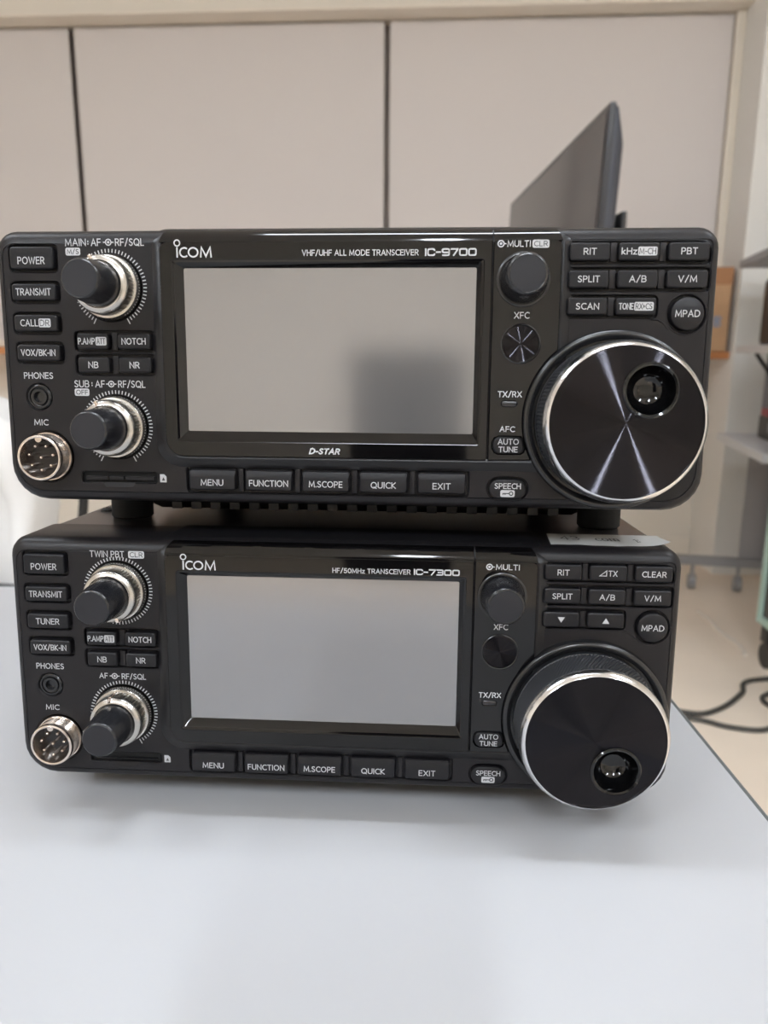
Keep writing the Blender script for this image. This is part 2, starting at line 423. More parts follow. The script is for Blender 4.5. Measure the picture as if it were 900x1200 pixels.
    face = P('face_plate', plate_bm([outline] + holes, -1.55, 0.0, .3), 'panel', parent=panel, smooth=True, ang=20)
    bm = bmesh.new(); loft(bm, [ring2(outline, -2.6), ring2(outline, -1.62)], True, True)
    P('pocket_floor', bm, 'pocket', parent=panel, smooth=False)

    # ---- lettering printed on the panel
    T = [bmesh.new()]; D = .03
    def flush(name, par):
        P(name, T[0], ['print', 'darkprint'], parent=par, smooth=False); T[0] = bmesh.new()
    def t(s, x0, x1, z0, z1, w=D, wt=.30, mi=0, **k): text_bm(s, x0, x1, z0, z1, w, wt, bm=T[0], mi=mi, **k)
    def tagbox(s, x0, x1, z0, z1, w=D, inset=.5, mi=(0, 1)):
        flat(T[0], rr(x0, x1, z0, z1, .6, 3), w, mi[0]); text_bm(s, x0 + inset, x1 - inset, z0 + .42, z1 - .42, w + .03, .25, bm=T[0], mi=mi[1])
    def sym(x0, x1, cz, w=D):
        c = (x0 + x1) / 2
        stroke(T[0], circ(c, cz, .95, 18), .36, w, True); flat(T[0], circ(c, cz, .42, 12), w)
        stroke(T[0], [(x0, cz), (c - 1.0, cz)], .34, w); stroke(T[0], [(c + 1.0, cz), (x1, cz)], .34, w)
    if spec['model'] == 'A':
        t('MAIN', -94.7, -87.5, 86.4, 88.8); t(':', -87.0, -86.6, 86.7, 88.4); t('AF', -85.8, -82.4, 86.4, 88.8); sym(-81.6, -78.0, 87.6); t('RF/SQL', -77.5, -67.6, 86.4, 88.8)
        tagbox('M/S', -94.7, -89.6, 83.4, 85.9); flush('printed_legend', face)
        t('SUB', -94.2, -88.9, 39.7, 42.1); t(':', -88.1, -87.7, 40, 41.7); t('AF', -86.8, -83.4, 39.7, 42.1); sym(-82.9, -79.3, 40.9); t('RF/SQL', -78.7, -69.1, 39.7, 42.1)
        tagbox('OFF', -94.2, -89.0, 36.8, 39.3); flush('printed_legend', face)
    else:
        t('TWIN PBT', -89.6, -77.0, 85.2, 87.6); tagbox('CLR', -75.5, -69.7, 85.0, 87.7); flush('printed_legend', face)
        t('AF', -88.4, -85.2, 39.5, 41.6); sym(-84.5, -80.8, 40.5); t('RF/SQL', -80.0, -70.9, 39.4, 41.6); flush('printed_legend', face)
    t('PHONES', -112.0, -101.6, 42.5, 44.7); flush('printed_legend', face); t('MIC', -109.4, -104.3, 26.5, 28.6); flush('printed_legend', face)
    # memory card symbol
    flat(T[0], [(-65.2, 7.2), (-62.9, 7.2), (-62.9, 9.2), (-63.7, 10.0), (-65.2, 10.0)], D)
    flat(T[0], [(-64.6, 7.8), (-63.4, 7.8), (-64.0, 9.0)], D + .03, 1); flush('card_symbol', face)
    # dial marks round the two small knobs
    for (cx, cz, gap) in ((-79.8, 72.9, 24 if spec['model'] == 'A' else 0), (-79.7, 26.2, 24)):
        n = 64
        for i in range(n):
            a = 2 * PI * i / n + .5 * PI
            dg = abs(((math.degrees(a) + 90) + 180) % 360 - 180)
            if dg < gap: continue
            r1 = 13.4 if (gap and dg < gap + 5.7) else 12.6
            stroke(T[0], [(cx + 11.4 * math.cos(a), cz + 11.4 * math.sin(a)), (cx + r1 * math.cos(a), cz + r1 * math.sin(a))], .36, D)
        flush('dial_scale', face)

    # ---- buttons
    def cap_bm(cx, cz, w_, h_, w1=1.5, slope=0.0, rad=.9):
        b = bmesh.new()
        f = lambda i, w, it=0: ring2(rr(-w_ / 2 + i, w_ / 2 - i, -h_ / 2 + i, h_ / 2 - i - it, max(rad - i * .5, .25), 3), w)
        loft(b, [f(0, -1.5), f(0, w1 - .55 - slope * .35), f(.12, w1 - .25 - slope * .2, slope * .2), f(.5, w1, slope)])
        return b
    def button(cx, cz, w_, h_, legend, lw, lh=2.15, dz=0.0, w1=1.5, slope=0.0, box_=None, label=None, dx=0.0, base=0.0):
        o = P('button', cap_bm(cx, cz, w_, h_, w1, slope), 'cap', cx, cz, smooth=True, w=base, ang=24)
        b = bmesh.new(); z0 = dz - lh / 2; z1 = dz + lh / 2; w = w1 + .03
        if legend == 'UP': flat(b, [(-1.25, z0), (1.25, z0), (0, z1)], w)
        elif legend == 'DOWN': flat(b, [(-1.25, z1), (0, z0), (1.25, z1)], w)
        elif legend == 'DTX':
            stroke(b, [(-3.0, z0 + .15), (-.7, z0 + .15), (-.7, z1 - .1)], .3, w, True); text_bm('TX', -.1, 3.0, z0, z1, w, .30, bm=b)
        elif box_:
            bw = box_[1]; x0 = -(lw + bw + .25) / 2 + dx
            text_bm(legend, x0, x0 + lw, z0, z1, w, .30, bm=b)
            xb = x0 + lw + .25
            flat(b, rr(xb, xb + bw, z0 - .3, z1 + .3, .5, 3), w)
            text_bm(box_[0], xb + .4, xb + bw - .4, z0 + .1, z1 - .1, w + .03, .24, bm=b, mi=1)
        else: text_bm(legend, -lw / 2 + dx, lw / 2 + dx, z0, z1, w, .30, bm=b)
        P('legend', b, ['print', 'darkprint'], cx, cz, parent=o, smooth=False, w=base)
        o['label'] = label or ('button marked ' + legend)
        return o
    third = ('CALL', 'DR') if spec['model'] == 'A' else ('TUNER', None)
    pb = button(*left[0], 'POWER', 9.4, 2.4, dz=-.9)
    b = bmesh.new(); box(b, -4.8, 4.8, 1.7, 2.15, 1.45, 1.6)
    P('indicator_slot', b, 'pocket', left[0][0], left[0][1], parent=pb, smooth=False)
    button(*left[1], 'TRANSMIT', 12.3, 2.35)
    if third[1]: button(*left[2], 'CALL', 6.2, 2.3, box_=('DR', 4.2), label='button marked CALL DR')
    else: button(*left[2], 'TUNER', 8.7, 2.3)
    button(*left[3], 'VOX/BK-IN', 12.2, 2.2)
    button(-86.4, 55.2, 11.0, 5.2, 'P.AMP', 5.9, 2.2, box_=('ATT', 3.8), label='button marked P.AMP ATT'); button(-72.0, 55.2, 11.3, 5.2, 'NOTCH', 8.4, 2.2)
    button(-86.4, 47.3, 11.0, 5.2, 'NB', 3.5, 2.2); button(-72.0, 47.3, 11.3, 5.2, 'NR', 3.5, 2.2)
    X3 = (78.5, 93.9, 109.4)
    for (row, cz) in zip(RT, (83.8, 75.3, 66.8)):
        for cx, it in zip(X3, row):
            button(cx, cz, 12.7, 5.5, *it[:2], it[2] if len(it) > 2 else 2.1, box_=it[3] if len(it) > 3 else None, label=it[4] if len(it) > 4 else None)
    for i, s_ in enumerate(('MENU', 'FUNCTION', 'M.SCOPE', 'QUICK', 'EXIT')):
        button(-46.2 + i * 19.75, 8.55, 16.5, 7.2, s_, (7.9, 13.6, 11.6, 8.6, 6.1)[i], 2.2, dz=-.9, w1=2.0, slope=1.7)
    # divider bars between neighbouring buttons
    bars = [(-79.2, 55.2, 1.0, -.1), (-79.2, 47.35, 1.0, -.1)] + [(86.2, c, 1.0, -.1) for c in (83.8, 75.3, 66.8)] + [(101.65, c, 1.0, -.1) for c in (83.8, 75.3)]
    bars += [(-46.2 + 9.88 + i * 19.75, 8.5, .8, .3) for i in range(4)]
    for x, c, hwid, wt in bars:
        hh = 3.9 if c < 9 else 2.9
        bm = bmesh.new(); box(bm, -hwid, hwid, -hh, hh, -1.6, wt, .25); P('divider_bar', bm, 'panel', x, c, parent=face, smooth=True)
    # round MPAD button, SPEECH pill
    mp = P('button', lathe([(5.3, -1.5), (5.3, .9), (5.15, 1.2), (4.8, 1.4)], 40), 'cap', 110.2, 64.6, label='round button marked MPAD')
    b = text_bm('MPAD', -3.9, 3.9, -1.1, 1.1, 1.43, .30); P('legend', b, 'print', 110.2, 64.6, parent=mp, smooth=False)
    bm = bmesh.new(); f = lambda i, w: ring2(rr(-6.2 + i, 6.2 - i, -3.3 + i, 3.3 - i, 3.3 - i, 7), w)
    loft(bm, [f(0, -1.5), f(0, .6), f(.15, .85), f(.5, 1.0)])
    sp = P('button', bm, 'cap', 55.05, 6.95, label='pill button marked SPEECH with key sign')
    b = text_bm('SPEECH', -4.4, 4.4, .05, 2.0, 1.03, .28)
    flat(b, rr(-2.4, 2.4, -2.7, -.35, .5, 3), 1.03)
    stroke(b, circ(1.2, -1.5, .6, 14), .32, 1.06, True, 1); stroke(b, [(.6, -1.5), (-1.7, -1.5)], .32, 1.06, False, 1)
    stroke(b, [(-1.5, -1.5), (-1.5, -2.05)], .3, 1.06, False, 1); stroke(b, [(-.8, -1.5), (-.8, -2.0)], .3, 1.06, False, 1)
    P('legend', b, ['print', 'darkprint'], 55.05, 6.95, parent=sp, smooth=False)
    # embossed lip running from the third row to the round button
    bm = bmesh.new()
    pts = [(99, 62.9), (101.5, 62.7), (103.2, 61.6), (104.6, 60.0)] + [(110.2 + 6.6 * math.cos(a), 64.6 + 6.6 * math.sin(a)) for a in [R(216 + 12 * i) for i in range(13)]]
    rings = []
    for i, p in enumerate(pts):
        q = Vector(pts[min(i + 1, len(pts) - 1)]) - Vector(pts[max(i - 1, 0)]); q.normalize(); nn = Vector((-q.y, q.x))
        rings.append([(p[0] + nn.x * .3 * c, p[1] + nn.y * .3 * c, max(0, s_) * .3) for c, s_ in ((1, 0), (.6, .8), (-.6, .8), (-1, 0))])
    loft(bm, rings, True, True); P('embossed_lip', bm, 'panel', parent=face)

    # ---- display block: matte surround, gloss plates, screen
    bm = bmesh.new()
    def hump(l, r, b_, t_, yf, rad):
        return [(x, yf(z), z) for x, z in rr(l, r, b_, t_, rad, 8)]
    lowy = lambda base: (lambda z: base + max(0, (z - 84) / 8.0) ** 2 * 4.2)
    loft(bm, [hump(-66.2, 74.0, 12.6, 92.75, lambda z: 26.0, (9, 6, 5, 5)), hump(-66.2, 74.0, 12.6, 92.75, lowy(.15), (9, 6, 5, 5)),
              hump(-64.6, 72.4, 14.2, 92.0, lowy(-.9), (8, 6, 5, 5)), hump(-62.4, 70.4, 16.0, 90.5, lowy(-1.75), (6.6, 5, 4, 4)),
              hump(-61.4, 69.4, 17.0, 89.4, lowy(-1.4), (6, 5, 3.6, 3.6))], False, False)
    sur = mesh_obj('display_surround', bm, 'surround', root, True, MM); sur['_ra'] = 1
    fr = rr(-57.6, 45.0, 21.8, 81.4, .8, 2)
    o1 = rr(-61.7, 47.55, 16.7, 87.2, (6, .3, .3, 2.5), 5)
    g1 = P('display_bezel', plate_bm([o1, fr], 0.2, 2.3, .2), 'gloss', parent=sur, ang=20)
    # control strip with the tuning dial's bite
    a0 = math.asin((17 - 30.2) / 29.6); a1 = math.acos((69.6 - 88.5) / 29.6)
    arc = [(88.5 + 29.6 * math.cos(a), 30.2 + 29.6 * math.sin(a)) for a in [PI - a0 + (a1 - (PI - a0)) * i / 14 for i in range(15)]]
    o2 = [(48.05, 16.7)] + arc + [(69.6, 85.6), (69.2, 86.7), (68.2, 87.2), (48.05, 87.2)]
    pill = [(49.9, 24.2), (49.2, 22.9), (49.2, 20.7), (50, 19.3), (51.2, 18.8), (58.6, 18.8), (59.7, 19.4), (60.2, 20.6), (59.4, 23.8), (58.6, 24.7), (51.3, 24.8)]
    pill = [(x, z) for x, z in pill]
    mc = (57.6, 75.0); xf = (57.5, 54.8)
    g2 = P('control_strip', plate_bm([o2, pill, circ(*xf, 6.1), rr(51.9, 57.1, 34.6, 36.4, .9, 4)], 0.2, 2.3, .2), 'gloss', parent=sur, ang=20)
    # rounded gloss lip along the top of both plates
    bm = bmesh.new()
    for x0, x1 in ((-61.7, 47.55), (48.05, 69.6)):
        prof = [(-1.0, 86.9), (2.2, 87.15), (2.1, 87.8), (1.6, 88.9), (.6, 90.2), (-.9, 91.2), (-3, 91.6), (-3, 86.9)]
        ends = [0, 0, .1, .4, 1.0, 1.8, 2.2, 0]
        r0 = [(x0 + e if x0 < 0 else x0, z, w) for (w, z), e in zip(prof, ends)]
        r1 = [(x1 - e if x1 > 60 else x1, z, w) for (w, z), e in zip(prof, ends)]
        loft(bm, [r0, r1], True, True)
    P('bezel_lip', bm, 'gloss', parent=sur, ang=20)
    # sloping screen frame and the screen
    bm = bmesh.new()
    loft(bm, [ring2(rr(-57.6, 45.0, 21.8, 81.4, .8, 2), 2.15), ring2(rr(-56.9, 44.3, 22.6, 80.8, .8, 2), 1.9), ring2(rr(-54.5, 42.8, 25.2, 79.2, .5, 2), -.3)], False, False)
    P('screen_frame', bm, 'gloss', parent=sur, ang=20)
    bm = bmesh.new(); box(bm, -55.2, 43.5, 24.4, 80.0, -1.4, -.35)
    scr = P('screen', bm, 'screen', parent=sur, smooth=False, label='unlit grey touch screen')
    # lettering on the gloss
    G = 2.34
    ox = spec['logo'][0]; oz = spec['logo'][1]
    def lg(x): return ox + x
    sw = .52; top = oz + 3.3
    stroke(T[0], [(lg(.35), oz), (lg(.35), top)], sw, G); stroke(T[0], circ(lg(.38), oz + 4.6, .95, 24), .42, G, True)
    cc = lg(2.75); stroke(T[0], [(cc + 1.45 * math.cos(a), oz + 1.65 + 1.42 * math.sin(a)) for a in [R(48 + 264 * i / 16) for i in range(17)]], sw, G)
    stroke(T[0], [(lg(5.75) + 1.55 * math.cos(2 * PI * i / 26), oz + 1.65 + 1.42 * math.sin(2 * PI * i / 26)) for i in range(26)], sw, G, True)
    stroke(T[0], [(lg(8.25), oz), (lg(8.55), top - .1), (lg(10.0), oz + .35), (lg(11.45), top - .1), (lg(11.75), oz)], sw, G)
    flush('logo_lettering', g1)
    if spec['model'] == 'A':
        t('VHF/UHF ALL MODE TRANSCEIVER', -14.1, 23.9, 82.6, 84.5, G, .27); t('IC-9700', 25.9, 42.5, 82.4, 84.8, G, .5, wide=True); flush('type_lettering', g1)
        t('D-STAR', -12.3, -1.9, 17.9, 20.0, G, .46, shear=.28); flush('printed_legend', g1)
        stroke(T[0], circ(50.2, 86.1, .95, 18), .4, G, True); flat(T[0], circ(50.2, 86.1, .45, 12), G); stroke(T[0], [(51.2, 86.1), (51.9, 86.1)], .36, G)
        t('MULTI', 52.2, 59.6, 85.1, 87.1, G); tagbox('CLR', 60.1, 65.5, 84.8, 87.3, G); flush('printed_legend', g2)
        t('AFC', 51.6, 56.6, 26.2, 28.1, G); flush('printed_legend', g2)
    else:
        t('HF/50MHz TRANSCEIVER', -1.8, 25.6, 82.0, 83.8, G, .27); t('IC-7300', 26.7, 42.7, 81.9, 84.1, G, .48, wide=True); flush('type_lettering', g1)
        stroke(T[0], circ(52.9, 85.4, .95, 18), .4, G, True); flat(T[0], circ(52.9, 85.4, .45, 12), G); stroke(T[0], [(53.9, 85.4), (54.7, 85.4)], .36, G)
        t('MULTI', 55.1, 63.3, 84.4, 86.4, G); flush('printed_legend', g2)
    t('XFC', 55.1, 60.0, 62.8, 64.9, G); flush('printed_legend', g2); t('TX/RX', 50.6, 58.5, 37.6, 39.6, G); flush('printed_legend', g2); T[0].free()
    # indicator lens
    bm = bmesh.new(); f = lambda i, w: ring2(rr(-2.45 + i, 2.45 - i, -.8 + i, .8 - i, .7, 4), w)
    loft(bm, [f(0, 0), f(0, 2.1), f(.2, 2.25)]); P('indicator_lens', bm, 'led', 54.5, 35.5, label='unlit transmit indicator')
    # auto tune button
    b = bmesh.new(); cxy = (54.7, 21.8)
    inn = [((x - cxy[0]) * .93, (z - cxy[1]) * .9) for x, z in pill]; inn2 = [(x * .93, z * .88) for x, z in inn]
    loft(b, [ring2(inn, 0), ring2(inn, 2.5), ring2(inn2, 2.9)])
    at = P('button', b, 'cap', *cxy, label='button marked AUTO TUNE')
    b = text_bm('AUTO', -3.6, 3.3, .25, 2.2, 2.93, .28); text_bm('TUNE', -3.3, 3.0, -2.3, -.4, 2.93, .30, bm=b)
    P('legend', b, 'print', *cxy, parent=at, smooth=False)
    # multi knob
    mk = P('multi_knob', lathe([(8.6, 2.0), (8.6, 2.9), (8.2, 3.2), (7.7, 3.2), (7.5, 2.4)], 56), 'ring', *mc)
    k_ = lathe([(7.25, 2.2), (7.25, 4.0), (6.9, 10.5), (6.55, 14.2), (6.2, 15.2), (5.6, 15.6), (5.45, 15.45)], 96, ridge=lambda i, k: (-.16 if (i % 8 == 0 and 1 <= k <= 3) else 0))
    P('knob_cap', k_, 'knob', *mc, parent=mk)
    P('knob_end', lathe([(5.5, 15.42), (5.3, 15.5)], 40), 'knobface', *mc, parent=mk, smooth=False)
    # XFC button
    xb = P('round_metal_button', lathe([(6.5, 2.1), (6.5, 2.7), (6.2, 2.9), (5.95, 2.7), (5.85, 1.5)], 56), 'ring', *xf, label='round spun metal button under XFC')
    P('button_face', lathe([(5.6, .5), (5.6, 2.7), (5.4, 2.95), (5.3, 3.0)], 56), 'spun', *xf, parent=xb, smooth=True)
    # ---- two concentric knobs
    for n_, (cx, cz) in enumerate(((-79.8, 72.9), (-79.7, 26.2))):
        kb_ = P('dual_knob', lathe([(10.6, -1.4), (10.6, .4), (10.6, 2.6), (10.2, 3.2), (9.5, 3.3), (9.3, 3.4)], 72), 'silver', cx, cz, label='stacked volume and gain knob')
        P('ribbed_band', lathe([(9.3, 3.3), (9.35, 3.5), (9.3, 7.4), (9.25, 7.6)], 168, ridge=lambda i, k: (.25 if i % 3 else -.45)), 'rib', cx, cz, parent=kb_)
        P('knob_collar', lathe([(9.0, 7.5), (9.45, 7.7), (9.35, 8.3), (8.7, 9.2), (7.7, 9.5), (7.4, 8.8)], 72), 'silver', cx, cz, parent=kb_)
        a = R(spec['mark'][n_]); bm = bmesh.new()
        box(bm, -.55, .55, 9.2, 9.75, 3.5, 8.2, .1); box(bm, -.55, .55, 7.9, 9.5, 8.3, 9.5, .1)
        bmesh.ops.rotate(bm, verts=bm.verts[:], cent=(0, 0, 0), matrix=Matrix.Rotation(a, 3, 'Z'))
        P('pointer_mark', bm, 'nickel', cx, cz, parent=kb_)
        P('knob_cap', lathe([(7.3, 8.6), (7.3, 10.0), (6.9, 15), (6.3, 21.3), (6.0, 22.2), (5.6, 22.55)], 96, ridge=lambda i, k: (-.14 if (i % 12 == 0 and 1 <= k <= 3) else 0)), 'knob', cx, cz, parent=kb_)
        P('knob_end', lathe([(5.62, 22.5), (5.5, 22.6)], 40), 'knobface', cx, cz, parent=kb_, smooth=False)
    # ---- phone jack
    jk = P('phone_jack', lathe([(4.3, -1.5), (4.3, -.2), (3.9, .15), (3.4, .15), (3.2, -.4), (2.9, -.5), (2.7, .1), (1.9, .15), (1.75, -.3), (1.7, -1.4), (0.02, -1.45)], 40), 'ring', -107, 36.3)
    # ---- microphone socket
    mx, mz = -104.9, 15.7
    ms = P('microphone_socket', lathe([(8.6, -1.5), (8.6, .2), (8.35, .6)] + [(7.75 + (.22 if q % 2 else 0), .6 + q * .42) for q in range(13)] + [(7.8, 6.0), (7.7, 6.6), (7.3, 6.8), (6.9, 6.7), (6.75, 6.2), (6.7, 1.6)], 64), 'nickel', mx, mz, label='nickel threaded microphone socket with pins')
    P('insulator', lathe([(6.75, 1.5), (6.7, 2.0)], 40), 'bakelite', mx, mz, parent=ms, smooth=False)
    bm = bmesh.new(); loft(bm, [[(1.15 * math.cos(2 * PI * i / 16), 6.5 + 1.15 * math.sin(2 * PI * i / 16), w) for i in range(16)] for w in (2, 6.5)])
    P('key_ridge', bm, 'nickel', mx, mz, parent=ms)
    for k in range(8):
        a = R(90 + 25.7 + 51.4 * k); px, pz = (4.3 * math.cos(a), 4.3 * math.sin(a)) if k < 7 else (0, 0)
        P('pin', lathe([(.55, 0), (.55, 3.2), (.4, 3.6), (.2, 3.75)], 14), 'nickel', mx + px, mz + pz, parent=ms, w=1.9)
    # ---- memory card slot
    bm = bmesh.new(); flat(bm, rr(-93.9, -65.7, 6.1, 11.2, .3, 2), -1.58)
    so = P('card_slot_shade', bm, 'hole', smooth=False)  # flat black sheet, paints in the shade inside the slot
    bars = ((-92, -84.2), (-83.6, -78.4), (-77.8, -67.4)) if spec['model'] == 'A' else ((-92, -68),)
    for x0, x1 in bars:
        bm = bmesh.new(); box(bm, x0, x1, 7.7, 9.0 if spec['model'] == 'A' else 8.1, -1.56, -.5, .2); P('slot_door', bm, 'cap', parent=so)
    bm = bmesh.new(); vs = [bm.verts.new(p) for p in ((-85.6, 6.95, .03), (-74.0, 6.95, .03), (-74.9, 5.3, .42), (-84.7, 5.3, .42))]; bm.faces.new(vs)
    P('slot_ramp', bm, 'panel', smooth=False)
    # ---- big tuning dial
    vx, vz = 88.45, 30.2
    dl = P('tuning_dial', lathe([(29.4, -.6), (29.4, 1.9), (29.0, 2.9), (28.2, 3.4), (27.2, 3.3), (26.4, 2.6), (26.2, .5)], 128), 'ring', vx, vz, label='large round tuning dial with finger dimple')
    prof = [(25.2, .5), (25.3, 3.2), (25.3, 3.6)] + [(25.0, 4.0 + 1.25 * q) for q in range(11)] + [(25.1, 17.4), (24.9, 17.6)]
    amp = spec['knurl']
    P('knurled_grip', lathe(prof, 240, ridge=lambda i, k: (amp * (1 if (i + (k if spec['model'] != 'A' else 0)) % 2 else -1) if 3 <= k <= 13 else 0), cap=False), 'knurl', vx, vz, parent=dl, smooth=spec['model'] == 'A', ang=60)
    P('bright_rim', lathe([(24.7, 17.4), (25.0, 17.7), (24.9, 18.3), (23.7, 20.1), (23.35, 20.3), (23.2, 19.0)], 128, cap=False), 'chrome', vx, vz, parent=dl)
    da = R(spec['dimple']); dxy = (12.0 * math.cos(da), 12.0 * math.sin(da))
    bm = plate_bm([circ(0, 0, 23.25, 160), circ(*dxy, 8.3, 60)], 18.8, 20.0, 0)
    P('dial_face', bm, 'spun', vx, vz, parent=dl, smooth=False)
    P('finger_dimple', lathe([(8.5, 19.7), (8.45, 20.4), (8.0, 20.75), (7.4, 20.5), (7.2, 19.9), (6.9, 17.4), (6.2, 15.2), (4.9, 13.7), (3.2, 12.9), (1.5, 12.6), (0.02, 12.55)], 64), 'dimple', vx + dxy[0], vz + dxy[1], parent=dl)
    # brake lever under the dial
    bm = bmesh.new(); box(bm, -3.2, 3.2, -1.0, 2.4, -1.0, 2.6, .5)
    P('brake_lever', bm, 'blackplastic', vx - 2.5, 1.9)
    del panel['_ra']; del sur['_ra']
    return root

A_ROWS = [[('RIT', 4.1), ('kHz', 4.9, 2.1, ('M-CH', 6.0), 'button marked kHz M-CH'), ('PBT', 5.1)],
          [('SPLIT', 7.0), ('A/B', 5.4), ('V/M', 5.9)],
          [('SCAN', 7.4), ('TONE', 4.6, 2.1, ('RX>CS', 6.1), 'button marked TONE')]]
B_ROWS = [[('RIT', 4.1), ('DTX', 6, 2.1, None, 'button marked delta TX'), ('CLEAR', 8.3)],
          [('SPLIT', 6.9), ('A/B', 5.3), ('V/M', 5.7)],
          [('DOWN', 2, 2.0, None, 'button with down arrow'), ('UP', 2, 2.0, None, 'button with up arrow')]]

lower = build_radio('radio_transceiver', dict(model='B', rows=B_ROWS, foot=(-10.66, -10.33, -3.28, -2.95), belly=2, logo=(-55.2, 81.9), mark=(200, 10), dimple=-54, knurl=.24))
upper = build_radio('radio_transceiver', dict(model='A', rows=A_ROWS, foot=(-14.1, -14.6, -13.55, -14.05), belly=-11.5, logo=(-56.0, 82.2), mark=(16, 20), dimple=56, knurl=.22))
tag(lower, 'black radio transceiver at the bottom of the stack, standing on the white table, marked IC-7300', 'radio')
tag(upper, 'black radio transceiver on top of the stack, marked IC-9700, resting on the other radio', 'radio')
def pose(o, loc, cols):
    m = Matrix(cols).to_4x4(); o.matrix_world = Matrix.Translation((loc[0], loc[1], loc[2] + CAM_Z)) @ m.to_quaternion().to_matrix().to_4x4()
pose(upper, (-0.0132, 0.2557, -0.0528), ((0.9976, 0.0688, 0.0019), (-0.0688, 0.9963, 0.052), (0.0017, -0.052, 0.9986)))
pose(lower, (-0.0164, 0.2532, -0.1586), ((0.9986, 0.0527, 0.0042), (-0.0529, 0.9974, 0.0481), (-0.0017, -0.0482, 0.9988)))

# paper sticker on the lower radio's top edge, one corner lifting
bm = bmesh.new(); NX, NY = 20, 8; g = []
for i in range(NX + 1):
    for j in range(NY + 1):
        u, v = i / NX, j / NY
        x = 75 + 41.5 * u + 1.5 * v; y = 5.8 + 20.5 * v
        z = 92.12 + 2.2 * max(0, u - .82) / .18 * max(0, .8 - v) * max(0, u - .82) / .18 + .12 * math.sin(u * 9) * (1 - v)
        if v == 0: y += .5 * math.sin(u * 31) * .5
        g.append(bm.verts.new((x, y, z)))
for i in range(NX):
    for j in range(NY):
        a = i * (NY + 1) + j; bm.faces.new((g[a], g[a + NY + 1], g[a + NY + 2], g[a + 1]))
st = mesh_obj('paper_sticker', bm, 'paper', lower, True, MM); st['label'] = 'white paper sticker with faint handwriting'
bm = bmesh.new()
text_bm('43', 80, 87, 14, 21, 92.36, .5, bm=bm); text_bm('com', 92.5, 101, 13, 20, 92.36, .5, bm=bm); text_bm('1:', 106, 108, 11, 17, 92.42, .5, bm=bm)
hw = mesh_obj('handwriting', bm, 'ink', st, False, MM)

# ------------------------------------------------------------------ structure
def struct(name, bm, m, room=True, smooth=False):
    if room: bmesh.ops.transform(bm, matrix=ROOM, verts=bm.verts[:])
    o = mesh_obj(name, bm, m, None, smooth); o['kind'] = 'structure'; return o
XL, XR, YB = -3.4, 3.0, -4.2
SOFF = 2.108        # underside of the beam above the blinds
bm = bmesh.new(); box(bm, XL, XR, YB, BACK + .3, -.08, 0); struct('floor', bm, 'floor')
bm = bmesh.new(); box(bm, XL, XR, YB, BACK + .3, 2.62, 2.7); struct('ceiling', bm, 'ceiling')
bm = bmesh.new(); box(bm, XL - .1, XL, YB, BACK + .3, 0, 2.7); struct('wall_left', bm, 'wall')
bm = bmesh.new(); box(bm, XR, XR + .1, YB, BACK + .3, 0, 2.7); struct('wall_right', bm, 'wall')
bm = bmesh.new(); box(bm, XL, XR, YB - .1, YB, 0, 2.7); struct('wall_rear', bm, 'wall')
# back wall: apron under the sill, beam above the blinds, pillar on the right; the window opening between
bm = bmesh.new()
box(bm, XL, 1.14, BACK, BACK + .25, 0, .845)
box(bm, XL, 1.14, BACK - .17, BACK + .25, SOFF + .012, 2.7)
struct('wall_back', bm, 'wall')
bm = bmesh.new(); box(bm, 1.12, XR, 3.0, BACK + .25, 0, 2.7); struct('wall_pillar', bm, 'whitewall')
bm = bmesh.new(); box(bm, XL, 1.12, BACK + .1, BACK + .12, .845, SOFF + .012); struct('window_1', bm, 'glass')
bm = bmesh.new()
for x in (-2.7, -1.462, -.212, 1.06): box(bm, x - .03, x + .03, 3.275, BACK + .1, .86, SOFF)
struct('trim_2', bm, 'alu')
bm = bmesh.new(); box(bm, XL, 1.12, BACK - .18, BACK + .05, SOFF, SOFF + .013, .003); struct('trim_1', bm, 'rail')
bm = bmesh.new(); box(bm, 1.087, 1.121, BACK - .10, BACK + .1, .845, SOFF, .004); struct('trim_3', bm, 'rail')
bm = bmesh.new(); box(bm, XL, 1.12, 3.04, BACK + .1, .845, .874, .005); struct('trim_4', bm, 'wood')
bm = bmesh.new(); box(bm, XL, 1.12, BACK - .012, BACK + .01, 0, .075, .003); struct('baseboard_back', bm, 'rail')

def R_room(o):
    o.location = ROOM @ o.location; o.rotation_euler.z += R(-3.8)
# roller blinds
for x0, x1, lab in ((-2.68, -1.474, 'left roller blind of cream fabric, cut off by the photo edge'),
                    (-1.452, -.224, 'middle cream fabric roller blind, behind the radio display'),
                    (-.201, 1.083, 'right cream fabric roller blind, behind the television')):
    rt = empty('roller_blind', (0, 0, 0)); tag(rt, lab, 'blind', 'roller blinds in front of the window')
    bm = bmesh.new(); box(bm, x0, x1, 3.221, 3.2225, .90, SOFF - .006); mesh_obj('blind_fabric', bm, 'blind', rt)
    bm = bmesh.new(); box(bm, x0, x1, 3.212, 3.231, .876, .904, .004); mesh_obj('bottom_bar', bm, 'rail', rt)
    bm = bmesh.new(); n = 20
    loft(bm, [[(x, 3.25 + .018 * math.cos(2 * PI * i / n), SOFF - .03 + .018 * math.sin(2 * PI * i / n)) for i in range(n)] for x in (x0 + .004, x1 - .004)], True, True)
    mesh_obj('roller_tube', bm, 'alu', rt, True)
    R_room(rt)

